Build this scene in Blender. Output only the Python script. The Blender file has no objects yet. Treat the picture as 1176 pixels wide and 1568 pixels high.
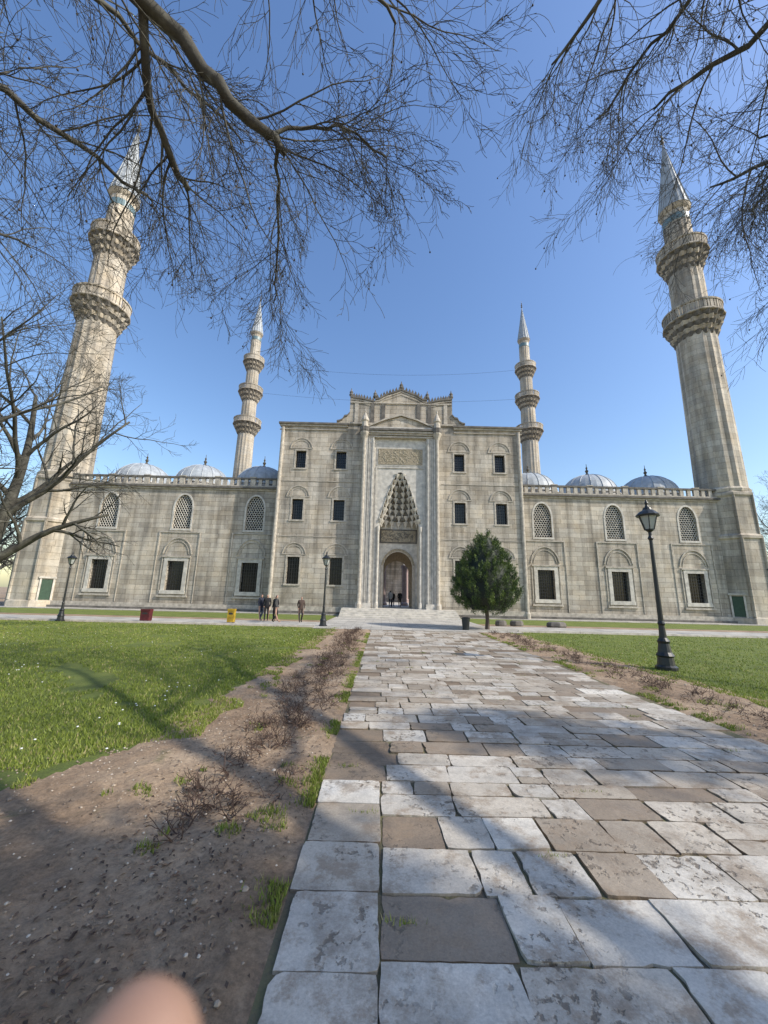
import bpy, math, random
import numpy as np
import mathutils
from mathutils import Vector, Matrix
rnd = random.Random(7)
S = 1.15          # model units -> metres
C = 1.28          # axis of the courtyard gate
sc = bpy.context.scene

# ------------------------------------------------------------------ mesh builder
class MB:
    def __init__(s): s.v=[]; s.f=[]; s.m=[]; s.c=[]
    def face(s,pts,m=0,c=0.5):
        n=len(s.v); s.v.extend(tuple(p) for p in pts); s.f.append(tuple(range(n,n+len(pts)))); s.m.append(m); s.c.append(c)
    def box(s,x0,x1,y0,y1,z0,z1,m=0,c=0.5):
        if x0>x1: x0,x1=x1,x0
        n=len(s.v)
        s.v.extend([(x0,y0,z0),(x1,y0,z0),(x1,y1,z0),(x0,y1,z0),(x0,y0,z1),(x1,y0,z1),(x1,y1,z1),(x0,y1,z1)])
        for f in ((0,3,2,1),(4,5,6,7),(0,1,5,4),(1,2,6,5),(2,3,7,6),(3,0,4,7)):
            s.f.append(tuple(n+i for i in f)); s.m.append(m); s.c.append(c)
    def extr(s,poly,y0,y1,m=0,c=0.5):
        n=len(s.v); k=len(poly)
        s.v.extend([(x,y0,z) for x,z in poly]); s.v.extend([(x,y1,z) for x,z in poly])
        s.f.append(tuple(range(n,n+k))); s.m.append(m); s.c.append(c)
        s.f.append(tuple(range(n+2*k-1,n+k-1,-1))); s.m.append(m); s.c.append(c)
        for i in range(k):
            j=(i+1)%k; s.f.append((n+j,n+i,n+k+i,n+k+j)); s.m.append(m); s.c.append(c)
    def lathe(s,prof,cx=0,cy=0,n=16,m=0,rot=0.0,star=0.0,c=0.5):
        b=len(s.v)
        for r,z in prof:
            for i in range(n):
                a=rot+2*math.pi*i/n; rr=r*(1-star*(i%2))
                s.v.append((cx+rr*math.cos(a),cy+rr*math.sin(a),z))
        for k in range(len(prof)-1):
            for i in range(n):
                j=(i+1)%n
                s.f.append((b+k*n+i,b+k*n+j,b+(k+1)*n+j,b+(k+1)*n+i)); s.m.append(m); s.c.append(c)
        s.f.append(tuple(b+i for i in range(n))[::-1]); s.m.append(m); s.c.append(c)
        s.f.append(tuple(b+(len(prof)-1)*n+i for i in range(n))); s.m.append(m); s.c.append(c)
    def tube(s,pts,rads,n=3,m=0,c=0.5):
        b=len(s.v); K=len(pts)
        for k in range(K):
            p=pts[k]; d=(pts[min(k+1,K-1)]-pts[max(k-1,0)])
            if d.length<1e-9: d=Vector((0,0,1))
            d.normalize()
            a=Vector((0,0,1)) if abs(d.z)<0.9 else Vector((1,0,0))
            u=d.cross(a).normalized(); w=d.cross(u)
            for i in range(n):
                t=2*math.pi*i/n
                s.v.append(tuple(p+(u*math.cos(t)+w*math.sin(t))*rads[k]))
        for k in range(K-1):
            for i in range(n):
                j=(i+1)%n
                s.f.append((b+k*n+i,b+k*n+j,b+(k+1)*n+j,b+(k+1)*n+i)); s.m.append(m); s.c.append(c)
        s.f.append(tuple(b+(K-1)*n+i for i in range(n))); s.m.append(m); s.c.append(c)
    def mesh(s,name,mats,smooth=False):
        me=bpy.data.meshes.new(name); me.from_pydata(s.v,[],s.f)
        for mt in mats: me.materials.append(mt)
        me.polygons.foreach_set('material_index',s.m)
        at=me.attributes.new('var','FLOAT','FACE'); at.data.foreach_set('value',s.c)
        if smooth: me.polygons.foreach_set('use_smooth',[True]*len(s.f))
        me.update(); return me
    def build(s,name,mats,parent=None,smooth=False,loc=None):
        ob=bpy.data.objects.new(name,s.mesh(name,mats,smooth)); sc.collection.objects.link(ob)
        if parent: ob.parent=parent
        if loc: ob.location=loc
        return ob
def empty(name,loc=(0,0,0),rz=0,scale=1):
    e=bpy.data.objects.new(name,None); sc.collection.objects.link(e); e.location=loc; e.rotation_euler[2]=rz; e.scale=(scale,)*3; return e

# ------------------------------------------------------------------ materials
class Mt:
    def __init__(s,name):
        s.mat=bpy.data.materials.new(name); s.mat.use_nodes=True; s.nt=s.mat.node_tree
        s.b=s.nt.nodes['Principled BSDF']; s.tc=s.nt.nodes.new('ShaderNodeTexCoord')
    def n(s,t,ins={},**kw):
        x=s.nt.nodes.new('ShaderNode'+t)
        for k,v in kw.items(): setattr(x,k,v)
        for k,v in ins.items(): s.set(x.inputs[k],v)
        return x
    def set(s,sock,v):
        if isinstance(v,bpy.types.NodeSocket): s.nt.links.new(v,sock)
        elif isinstance(v,bpy.types.Node): s.nt.links.new(v.outputs[0],sock)
        else:
            if sock.type=='RGBA' and len(v)==3: v=(*v,1)
            sock.default_value=v
    def obj(s): return s.tc.outputs['Object']
    def noise(s,scale,detail=4,vec=None,rough=0.55):
        x=s.n('TexNoise',{'Scale':scale,'Detail':detail,'Roughness':rough}); s.set(x.inputs['Vector'],vec or s.obj()); return x.outputs['Fac']
    def ramp(s,fac,stops):
        r=s.n('ValToRGB',{'Fac':fac}); e=r.color_ramp.elements
        while len(e)<len(stops): e.new(0.5)
        for el,(p,c) in zip(e,stops): el.position=p; el.color=(c,c,c,1) if not hasattr(c,'__len__') else (*c,1)
        return r.outputs['Color']
    def mix(s,a,b,f,bt='MIX'):
        x=s.n('MixRGB',blend_type=bt); s.set(x.inputs[0],f); s.set(x.inputs[1],a); s.set(x.inputs[2],b); return x.outputs[0]
    def math(s,op,a,b=0.0):
        x=s.n('Math',operation=op); s.set(x.inputs[0],a); s.set(x.inputs[1],b); return x.outputs[0]
    def bump(s,h,st=0.3,dist=0.02,prev=None):
        x=s.n('Bump',{'Height':h,'Strength':st,'Distance':dist})
        if prev is not None: s.set(x.inputs['Normal'],prev)
        return x.outputs[0]
    def attr(s): return s.n('Attribute',attribute_name='var').outputs['Fac']
    def out(s,col,rough=0.8,nor=None,**kw):
        s.set(s.b.inputs['Base Color'],col); s.set(s.b.inputs['Roughness'],rough)
        if nor is not None: s.set(s.b.inputs['Normal'],nor)
        for k,v in kw.items(): s.set(s.b.inputs[k],v)
        return s.mat
def simple(name,c,rough=0.7,scale=6,var=0.25,bump=0.2,dist=0.01,metal=0.0):
    m=Mt(name); f=m.noise(scale); v=m.ramp(f,[(0.3,1-var),(0.7,1+var*0.3)])
    return m.out(m.mix(c,v,1.0,'MULTIPLY'),rough,m.bump(m.noise(scale*5),bump,dist),**({'Metallic':metal} if metal else {}))
def ashlar(name,c1,c2,mort,bw,bh,polar=0.0,stain=0.5,damp=False):
    m=Mt(name); sp=m.n('SeparateXYZ',{'Vector':m.obj()})
    if polar: u=m.math('MULTIPLY',m.math('ARCTAN2',sp.outputs[1],sp.outputs[0]),polar)
    else: u=m.math('ADD',sp.outputs[0],sp.outputs[1])
    cv=m.n('CombineXYZ',{'X':u,'Y':sp.outputs[2]})
    bt=m.n('TexBrick',{'Vector':cv.outputs[0],'Color1':c1,'Color2':c2,'Mortar':mort,'Scale':1.0,'Mortar Size':0.014,'Mortar Smooth':0.4,'Bias':-0.15,'Brick Width':bw,'Row Height':bh})
    bt.offset_frequency=2; bt.squash=1.35; bt.squash_frequency=3
    n1=m.ramp(m.noise(0.3,6),[(0.3,0.70),(0.65,1.08)])
    mp=m.n('Mapping',{'Vector':m.obj(),'Scale':(1.6,1.6,0.13)})
    n2=m.ramp(m.noise(1.0,6,mp.outputs[0]),[(0.36,1-stain*0.75),(0.56,1.0)])
    n3=m.ramp(m.noise(7,6,rough=0.75),[(0.3,0.74),(0.7,1.12)])
    c=m.mix(bt.outputs['Color'],n1,1.0,'MULTIPLY'); c=m.mix(c,n2,1.0,'MULTIPLY'); c=m.mix(c,n3,0.85,'MULTIPLY')
    warm=m.ramp(m.noise(0.8,3),[(0.4,(1,1,1)),(0.75,(1.0,0.92,0.80))]); c=m.mix(c,warm,0.9,'MULTIPLY')
    if damp:
        z=m.math('ADD',sp.outputs[2],m.math('MULTIPLY',m.noise(0.7,5),2.4))
        c=m.mix(c,m.ramp(m.math('DIVIDE',z,10.0),[(0.10,0.62),(0.30,1.0)]),1.0,'MULTIPLY')
    b=m.bump(m.math('SUBTRACT',1.0,bt.outputs['Fac']),0.6,0.025); b=m.bump(m.noise(14,6,rough=0.7),0.4,0.02,b)
    return m.out(c,0.85,b)
M_wall=ashlar('ashlar_stone',(0.61,0.55,0.46),(0.41,0.365,0.30),(0.21,0.185,0.15),1.05,0.40,damp=True,stain=.6)
M_min=ashlar('minaret_stone',(0.60,0.54,0.445),(0.45,0.40,0.33),(0.27,0.235,0.19),1.1,0.55,polar=1.9,stain=.6)
M_minf=ashlar('minaret_stone_far',(0.55,0.50,0.42),(0.45,0.41,0.345),(0.32,0.28,0.23),1.1,0.55,polar=1.7)
M_marble=simple('marble',(0.59,0.55,0.48),0.55,3,0.35,0.15)
M_trim=simple('carved_stone',(0.49,0.44,0.365),0.8,4,0.4,0.5,0.03)
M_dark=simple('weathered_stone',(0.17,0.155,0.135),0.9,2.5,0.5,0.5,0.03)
M_glass=Mt('window_glass').out((0.012,0.014,0.016),0.15)
M_iron=simple('iron_grille',(0.03,0.03,0.03),0.5)
M_gold=simple('gilded_inscription',(0.36,0.30,0.205),0.6,9,0.5,0.8,0.02)
M_green=simple('green_paint',(0.035,0.075,0.045),0.6)
M_brass=simple('dark_brass',(0.10,0.085,0.06),0.5)
M_tile=simple('turquoise_tile',(0.16,0.24,0.26),0.4,12,0.4)
def lead():
    m=Mt('lead_roof'); n=m.ramp(m.noise(2.2,5),[(0.3,0.7),(0.7,1.1)])
    return m.out(m.mix((0.38,0.41,0.43),n,1.0,'MULTIPLY'),0.55,m.bump(m.noise(6),0.2,0.02))
M_lead=lead()

# ------------------------------------------------------------------ MOSQUE
mosque=empty('mosque')
w=MB(); tr=MB(); win=MB()
def wall_holes(mb,x0,x1,z0,z1,y,holes,dep=0.35,m=0):
    xs=sorted(set([x0,x1]+[h[0] for h in holes]+[h[1] for h in holes])); zs=sorted(set([z0,z1]+[h[2] for h in holes]+[h[3] for h in holes]))
    for i in range(len(xs)-1):
        for k in range(len(zs)-1):
            cx=(xs[i]+xs[i+1])/2; cz=(zs[k]+zs[k+1])/2
            if any(h[0]<cx<h[1] and h[2]<cz<h[3] for h in holes): continue
            mb.face([(xs[i],y,zs[k]),(xs[i+1],y,zs[k]),(xs[i+1],y,zs[k+1]),(xs[i],y,zs[k+1])],m)
    for a,b,c,d in holes:
        mb.face([(a,y,c),(a,y+dep,c),(a,y+dep,d),(a,y,d)],m); mb.face([(b,y,c),(b,y,d),(b,y+dep,d),(b,y+dep,c)],m)
        mb.face([(a,y,c),(b,y,c),(b,y+dep,c),(a,y+dep,c)],m); mb.face([(a,y,d),(a,y+dep,d),(b,y+dep,d),(b,y,d)],m)
def arch_pts(cx,z0,hw,h,n=9):
    L=[]
    for i in range(n+1):
        t=i/n; x=-hw*(1-t); zz=h*(1-(1-t)**2.1)**0.62
        L.append((x,zz))
    return [(cx+x,z0+z) for x,z in L]+[(cx-x,z0+z) for x,z in L[::-1][1:]]
def arch_band(mb,cx,z0,hw,h,t,y0,y1,m=0):
    o=arch_pts(cx,z0,hw,h); i=arch_pts(cx,z0,hw-t,h-t)
    for k in range(len(o)-1):
        mb.extr([o[k],o[k+1],i[k+1],i[k]],y0,y1,m)
def spandrel(mb,cx,z0,z1,hw,h,y0,y1,m=0,hx=None):
    hx=hx or hw; o=arch_pts(cx,z0,hw,h); half=len(o)//2
    L=o[:half+1]; mb.extr([(cx-hx,z0)]*(hx>hw)+L+[(cx,z1),(cx-hx,z1)],y0,y1,m)
    R=o[half:]; mb.extr([(cx,z1)]+R+[(cx+hx,z0)]*(hx>hw)+[(cx+hx,z1)],y0,y1,m)
def grille(cx,z0,z1,hw,y,nv=4,nh=6):
    for i in range(1,nv+1):
        x=cx-hw+2*hw*i/(nv+1); win.box(x-0.014,x+0.014,y,y+0.03,z0,z1,1)
    for i in range(1,nh+1):
        z=z0+(z1-z0)*i/(nh+1); win.box(cx-hw,cx+hw,y+0.004,y+0.026,z-0.012,z+0.012,1)
def frame(mb,cx,z0,z1,hw,t,y0,y1,m):
    mb.box(cx-hw-t,cx-hw,y0,y1,z0,z1,m); mb.box(cx+hw,cx+hw+t,y0,y1,z0,z1,m)
    mb.box(cx-hw-t,cx+hw+t,y0-0.003,y1,z1,z1+t,m); mb.box(cx-hw-t-0.05,cx+hw+t+0.05,y0-0.03,y1,z0-t,z0,m)
YB=31.2; YW=32.5
holes=[]; WL=[]
for o in (-8.5,-5.05,5.05,8.5):
    for z,hh,hw in ((12.8,0.78,0.43),(8.42,0.88,0.46),(3.4,1.08,0.50)):
        holes.append((C+o-hw,C+o+hw,z-hh,z+hh)); WL.append((C+o,z,hh,hw))
HB=16.1
for sgn in (-1,1):
    a,b=sorted((C+sgn*10.2,C+sgn*3.2))
    wall_holes(w,a,b,0,HB,YB,[h for h in holes if a<h[0]<b])
for cx,z,hh,hw in WL:
    win.box(cx-hw,cx+hw,YB+0.33,YB+0.36,z-hh,z+hh,0); grille(cx,z-hh,z+hh,hw,YB+0.14,4,6)
    frame(tr,cx,z-hh,z+hh,hw,0.13,YB-0.03,YB+0.05,0)
    z0=z+hh+0.25
    arch_band(tr,cx,z0,0.98,0.92,0.07,YB-0.05,YB+0.02,0)
    arch_band(tr,cx,z0,0.74,0.70,0.04,YB-0.03,YB+0.02,0)
    tr.box(cx-1.0,cx+1.0,YB-0.045,YB+0.02,z0-0.07,z0,0)
for sgn in (-1,1):
    x=C+sgn*10.2
    w.face([(x,YB,0),(x,38.5,0),(x,38.5,HB),(x,YB,HB)],0)
    tr.lathe([(0.16,0.6),(0.16,15.7)],x,YB-0.02,10,0)
    tr.lathe([(0.24,0.0),(0.24,0.45),(0.16,0.6)],x,YB-0.02,10,0)
w.box(C-10.2,C+10.2,31.62,38.49,HB-0.5,HB-0.02,2); w.face([(C-10.2,38.5,5.7),(C+10.2,38.5,5.7),(C+10.2,38.5,HB),(C-10.2,38.5,HB)],0)
for sgn in (-1,1):
    a,b=sorted((C+sgn*10.2,C+sgn*1.4)); w.face([(a,38.5,0),(b,38.5,0),(b,38.5,5.7),(a,38.5,5.7)],0)
    a,b=sorted((C+sgn*10.5,C+sgn*4.6))
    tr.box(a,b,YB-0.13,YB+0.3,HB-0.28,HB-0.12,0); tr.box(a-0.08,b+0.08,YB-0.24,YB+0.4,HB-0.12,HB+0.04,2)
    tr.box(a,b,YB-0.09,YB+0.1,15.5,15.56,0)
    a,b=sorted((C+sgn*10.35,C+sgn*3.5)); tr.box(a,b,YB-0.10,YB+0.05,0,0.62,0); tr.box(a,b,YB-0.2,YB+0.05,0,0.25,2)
    for zz in (6.15,10.85):
        tr.box(a,b,YB-0.03,YB+0.05,zz,zz+0.05,0)
# attic
att=[(-5.6,16.06)]
sh=[(-5.6,16.3),(-5.35,16.35),(-5.1,16.5),(-4.95,16.8),(-4.7,16.85),(-4.5,17.1)]
top=[(-4.5,18.75),(-3.4,18.6),(-2.35,18.35),(-2.3,18.6),(-1.9,18.65),(-1.4,19.0),(-0.6,19.3),(0,19.55)]
full=att+sh+top; full=full+[(-x,z) for x,z in full[::-1][1:]]
w.extr([(C+x,z) for x,z in full],YB-0.05,YB+1.2,0)
tp=top+[(-x,z) for x,z in top[::-1][1:]]
for k in range(len(tp)-1):
    (xa,za),(xb,zb)=tp[k],tp[k+1]
    if abs(xa-xb)<0.1: continue
    for dz,py in ((0.0,0.17),(-0.18,0.11),(-0.42,0.09)):
        w.extr([(C+xa,za+dz-0.12),(C+xb,zb+dz-0.12),(C+xb,zb+dz+0.03),(C+xa,za+dz+0.03)],YB-py,YB+1.3 if dz==0 else YB,2 if dz==0 else 0)
    nn=max(1,int(abs(xb-xa)/0.22))
    for i in range(nn):
        t=(i+0.5)/nn; x=C+xa+(xb-xa)*t; z=za+(zb-za)*t+0.03
        w.extr([(x-0.08,z),(x+0.08,z),(x+0.10,z+0.14),(x+0.04,z+0.24),(x,z+0.38),(x-0.04,z+0.24),(x-0.10,z+0.14)],YB-0.12,YB+0.0,2)
for sx in (-4.5,4.5,-2.35,2.35,0):
    z={4.5:18.8,2.35:18.7,0:19.6}[abs(sx)]
    tr.lathe([(0.13,z),(0.2,z+0.15),(0.14,z+0.3),(0.17,z+0.42),(0.05,z+0.6),(0.02,z+0.8)],C+sx*0.985,YB+0.02,8,2)
for k in range(len(sh)-1):
    for sg in (-1,1):
        (xa,za),(xb,zb)=sh[k],sh[k+1]; tr.extr([(C+sg*xa,za),(C+sg*xb,zb),(C+sg*xb,zb+0.14),(C+sg*xa,za+0.14)],YB-0.15,YB+0.4,2)
for sx in (-3.9,-2.5,-1.55,1.55,2.5,3.9):
    tr.box(C+sx-0.16,C+sx+0.16,YB-0.11,YB,16.3,18.1,2 if abs(sx)<3 else 0)
tr.box(C-4.45,C+4.45,YB-0.13,YB,18.12,18.2,0); tr.box(C-4.6,C+4.6,YB-0.13,YB,16.15,16.28,0)
# portal
YP=30.7
for sg in (-1,1):
    a,b=sorted((C+sg*2.2,C+sg*3.2)); w.box(a,b,YP,31.5,0,15.2,1)
    for o,wd,pr in ((2.28,0.10,0.09),(2.50,0.04,0.05),(2.62,0.06,0.09),(2.80,0.12,0.12)):
        a,b=sorted((C+sg*(o),C+sg*(o+wd))); tr.box(a,b,YP-pr,YP+0.02,0.9,14.7,1)
    a,b=sorted((C+sg*2.15,C+sg*3.35)); tr.box(a,b,YP-0.16,YP+0.3,0.55,1.0,1)
    tr.lathe([(0.24,0.6),(0.24,0.9),(0.16,1.1),(0.15,14.3),(0.17,14.5),(0.24,14.7),(0.38,15.05),(0.42,15.3),(0.42,15.55),(0.3,15.6),(0.26,16.1),(0.34,16.2),(0.32,16.35),(0.15,16.75),(0.05,17.0),(0.08,17.1),(0.02,17.35)],C+sg*3.08,YP-0.1,10,0)
    tr.lathe([(0.36,15.0),(0.43,15.28),(0.43,15.57),(0.3,15.62)],C+sg*3.08,YP-0.1,10,2)
    tr.lathe([(0.13,0.6),(0.13,1.0),(0.09,1.1),(0.085,6.6),(0.13,6.8),(0.14,7.1)],C+sg*1.72,30.86,10,1)
w.box(C-3.2,C+3.2,YP+0.02,31.5,15.2,15.75,1)
for i,(z,p) in enumerate(((14.75,0.06),(14.95,0.14),(15.1,0.24),(15.3,0.34))): tr.box(C-2.75,C+2.75,YP-p,31.2,z,z+0.14+0.012*i,0 if i<3 else 2)
w.extr([(C-2.7,15.75),(C+2.7,15.75),(C+1.4,16.35),(C,16.75),(C-1.4,16.35)],YP+0.1,31.2,0)
for sg in (-1,1): tr.extr([(C+sg*2.85,15.7),(C+sg*1.4,16.36),(C,16.8),(C,16.93),(C+sg*1.4,16.49),(C+sg*2.85,15.83)],YP-0.06,31.2,0)
# muqarnas niche
YR=30.95; NT=9; ZB,ZT=7.4,11.75
tw=[1.66*(1-k/NT)**0.72+0.07 for k in range(NT+1)]
for k in range(NT):
    z0=ZB+(ZT-ZB)*k/NT; z1=ZB+(ZT-ZB)*(k+1)/NT; h=z1-z0
    for sg in (-1,1):
        xe=C+sg*tw[k]; xo=C+sg*2.2; xn=C+sg*tw[k+1]
        poly=[(xo,z0),(xe,z0),(xe-sg*0.02,z0+h*.35),(xe-sg*0.10,z0+h*.7),(xn,z1),(xo,z1)]
        w.extr(poly,YR,31.45,1)
        tr.extr([(xe+sg*.05,z0),(xe,z0),(xe-sg*0.02,z0+h*.35),(xe-sg*0.10,z0+h*.7),(xn,z1),(xn+sg*.06,z1)],YR-0.05,YR,1)
    cur=tw[k]-0.05; dep=1.35*(cur/1.6); n=max(3,int(8*cur/1.6))
    for i in range(n+1):
        th=math.pi*(i+(0.5 if k%2 else 0))/n
        if th>math.pi: continue
        x=C+(cur-.1)*math.cos(th); y=YR+0.10+(dep-.1)*math.sin(th)
        tr.lathe([(0.02,z0-0.26),(0.05,z0-0.16),(0.06,z0-0.02),(0.13,z0+0.1),(0.23,z0+h*0.62),(0.24,z0+h*.7),(0.15,z0+h*.72)],x,y,8,1)
    m_=14; nx=tw[k+1]-0.02; nd=1.35*nx/1.6
    for i in range(m_):
        a0=math.pi*i/m_; a1=math.pi*(i+1)/m_
        P=lambda r,d,a,z:(C+r*math.cos(a),YR+0.2+d*math.sin(a),z)
        w.face([P(cur+0.15,dep+0.15,a0,z0),P(cur+0.15,dep+0.15,a1,z0),P(cur+0.15,dep+0.15,a1,z1),P(cur+0.15,dep+0.15,a0,z1)],4)
        w.face([P(cur+0.15,dep+0.15,a0,z1),P(cur+0.15,dep+0.15,a1,z1),P(nx,nd,a1,z1),P(nx,nd,a0,z1)],4)
w.box(C-2.2,C+2.2,YR,31.45,ZT,15.2,1)
zz,hh=12.3,1.65
tr.box(C-2.0,C+2.0,YR-0.03,YR+0.02,zz,zz+hh,1); tr.box(C-1.88,C+1.88,YR-0.06,YR,zz+0.12,zz+hh-0.12,3)
for i in range(80):
    x=C-1.75+3.5*rnd.random(); z=zz+0.25+1.1*rnd.random(); r=0.1+0.12*rnd.random(); a0=rnd.random()*6
    tr.tube([Vector((min(max(x+r*math.cos(a0+t*0.6)*1.2,C-1.8),C+1.8),YR-0.07,min(max(z+r*math.sin(a0+t*0.6),zz+.2),zz+hh-.2))) for t in range(6)],[0.018]*6,4,5)
for sg in (-1,1):
    a,b=sorted((C+sg*1.95,C+sg*2.05)); tr.box(a,b,YR-0.06,YR+0.02,0.6,12.1,1)
tr.box(C-2.05,C+2.05,YR-0.063,YR+0.02,12.1,12.2,1)
for sg in (-1,1):
    a,b=sorted((C+sg*1.62,C+sg*2.2)); w.box(a,b,YR+0.002,32.9,0,ZB,1)
YN=32.6
w.box(C-1.62,C+1.62,YN,YN+0.4,6.0,ZB+0.4,1)
for sg in (-1,1):
    a,b=sorted((C+sg*1.62,C+sg*1.22)); w.box(a,b,YN,YN+0.4,0,6.0,1)
spandrel(w,C,4.1,6.0,1.22,1.15,YN,YN+0.4,1)
arch_band(tr,C,4.1,1.42,1.40,0.18,YN-0.07,YN+0.02,3)
for sg in (-1,1):
    a,b=sorted((C+sg*1.24,C+sg*1.42)); tr.box(a,b,YN-0.07,YN+0.02,0.6,4.1,0)
tr.box(C-1.6,C+1.6,YN-0.07,YN,5.95,7.15,2); tr.box(C-1.46,C+1.46,YN-0.10,YN,6.07,7.03,3)
for i in range(60):
    x=C-1.35+2.7*rnd.random(); z=6.2+0.7*rnd.random(); a0=rnd.random()*6; r=.12
    tr.tube([Vector((x+r*math.cos(a0+t*0.6),YN-0.11,min(max(z+r*math.sin(a0+t*0.6),6.12),6.98))) for t in range(5)],[0.018]*5,4,2)
for sg in (-1,1):
    w.face([(C+sg*1.5,YN+0.4,0),(C+sg*1.5,38.5,0),(C+sg*1.5,38.5,5.7),(C+sg*1.5,YN+0.4,5.7)],1)
w.face([(C-1.5,YN+0.4,5.7),(C+1.5,YN+0.4,5.7),(C+1.5,38.5,5.7),(C-1.5,38.5,5.7)],1)
spandrel(w,C,3.6,5.7,1.15,1.1,35.3,35.6,3,hx=1.5)
for sg in (-1,1):
    a,b=sorted((C+sg*1.15,C+sg*1.5)); w.box(a,b,35.3,35.6,0.5,3.6,3)
w.box(C-1.6,C+1.6,YN-1.3,38.6,0.3,0.6,1)
w.box(C-28,C+28,38.6,70,0.2,0.56,1)
for sg in (-1,1):
    tr.lathe([(0.42,0.56),(0.42,0.8),(0.28,0.95),(0.25,4.3),(0.42,4.7),(0.42,4.9)],C+sg*1.15,43,12,4)
YA=64
for i in range(-4,5):
    x=C+i*5.2; tr.lathe([(0.6,0.56),(0.6,1.0),(0.4,1.2),(0.36,5.4),(0.6,6.0),(0.6,6.3)],x+2.6,YA+0.3,10,4)
    spandrel(w,x,6.3,10.4,2.3,2.6,YA,YA+0.6,1,hx=2.6)
w.box(C-24,C+24,68,68.4,0.5,10.4,0); w.box(C-24,C+24,YA,68.5,10.41,11.0,2)
# steps
st=MB()
for i in range(5):
    st.box(C-4.3,C+4.3,27.9+0.42*i,31.2 if i==4 else 27.9+0.42*(i+1),0,0.12*(i+1),0,rnd.random())
st.box(C-2.19,C+2.19,31.2,32.0,0.0,0.598,0)
# wings
HW=10.5
for sg in (-1,1):
    x0,x1=sorted((C+sg*10.2,C+sg*28.6)); hs=[]
    for o in (12.4,18.6,24.95):
        cx=C+sg*o; hs+= [(cx-0.7,cx+0.7,1.6,4.0),(cx-0.75,cx+0.75,6.8,9.8)]
    wall_holes(w,x0,x1,0,HW,YW,hs)
    for o in (12.4,18.6,24.95):
        cx=C+sg*o
        win.box(cx-0.7,cx+0.7,YW+0.32,YW+0.35,1.6,4.0,0); grille(cx,1.6,4.0,0.7,YW+0.12,6,8)
        frame(win,cx,1.6,4.0,0.7,0.3,YW-0.07,YW+0.05,2)
        tr.box(cx-1.18,cx+1.18,YW-0.12,YW,4.3,4.42,0); tr.box(cx-1.25,cx+1.25,YW-0.12,YW,1.05,1.2,0)
        for s2 in (-1,1):
            a,b=sorted((cx+s2*1.12,cx+s2*1.2)); tr.box(a,b,YW-0.05,YW,1.2,4.3,0)
            a,b=sorted((cx+s2*1.66,cx+s2*1.76)); tr.box(a,b,YW-0.06,YW+0.02,4.45,6.4,0)
            a,b=sorted((cx+s2*1.70,cx+s2*1.76)); tr.box(a,b,YW-0.045,YW+0.02,0.6,4.45,0)
        tr.box(cx-1.76,cx+1.76,YW-0.063,YW+0.02,6.4,6.5,0)
        arch_band(tr,cx,4.6,1.25,1.4,0.09,YW-0.07,YW+0.02,0); arch_band(tr,cx,4.6,1.0,1.1,0.05,YW-0.045,YW+0.02,0)
        spandrel(w,cx,8.7,9.8,0.75,1.05,YW+0.001,YW+0.3,0)
        arch_band(win,cx,8.7,0.9,1.2,0.15,YW-0.03,YW+0.02,2)
        for s2 in (-1,1):
            a,b=sorted((cx+s2*0.755,cx+s2*0.9)); win.box(a,b,YW-0.03,YW+0.02,6.75,8.7,2)
        win.box(cx-0.9,cx+0.9,YW-0.05,YW+0.02,6.6,6.75,2)
        win.box(cx-0.75,cx+0.75,YW+0.28,YW+0.30,6.8,9.8,0)
        r=0.125; row=0; z=6.8
        while z<9.7:
            x=-0.75+(row%2)*r*0.87
            while x<0.76:
                hw=0.72 if z<8.7 else 0.72*max(0,1-((z-8.7)/1.0))**0.55
                if abs(x)<=hw+0.03:
                    for a in (90,210,330):
                        p0=Vector((cx+x,YW+0.12,z)); d=Vector((math.cos(math.radians(a)),0,math.sin(math.radians(a))))*r
                        win.tube([p0,p0+d],[0.03,0.03],4,2)
                    p1=Vector((cx+x,YW+0.12,z+r))
                    for a in (30,150):
                        d=Vector((math.cos(math.radians(a)),0,math.sin(math.radians(a))))*r; win.tube([p1,p1+d],[0.03,0.03],4,2)
                x+=r*1.74
            z+=r*1.5; row+=1
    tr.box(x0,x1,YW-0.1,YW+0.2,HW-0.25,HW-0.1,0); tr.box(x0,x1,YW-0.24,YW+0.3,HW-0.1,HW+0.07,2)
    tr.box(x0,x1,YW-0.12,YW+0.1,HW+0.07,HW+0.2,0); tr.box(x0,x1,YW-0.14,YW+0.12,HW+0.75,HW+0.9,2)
    x=x0+0.3; i=0
    while x<x1-0.1:
        wd=0.15 if i%5 else 0.22
        tr.box(x-wd,x+wd,YW-0.1 if i%5 else YW-0.13,YW+0.08,HW+0.2,HW+0.75,0)
        if i%5==0: tr.box(x-0.28,x+0.28,YW-0.16,YW+0.14,HW+0.9,HW+0.98,0)
        x+=0.62; i+=1
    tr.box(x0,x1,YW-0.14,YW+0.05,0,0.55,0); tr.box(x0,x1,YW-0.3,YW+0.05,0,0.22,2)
    w.box(x0,x1,YW+0.5,38.5,HW-0.4,HW-0.02,2)
    w.face([(x0,38.5,0),(x1,38.5,0),(x1,38.5,HW),(x0,38.5,HW)],0)
    xs=C+sg*29.5; w.face([(xs,34,0),(xs,76,0),(xs,76,HW),(xs,34,HW)],0); a,b=sorted((xs,xs-sg*6)); w.box(a,b,38.52,76,HW-0.4,HW,2)
w.box(C-28,C+28,76,130,0,19,0); w.lathe([(14,19),(14,30)],C,103,24,0)
dm=MB()
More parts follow.
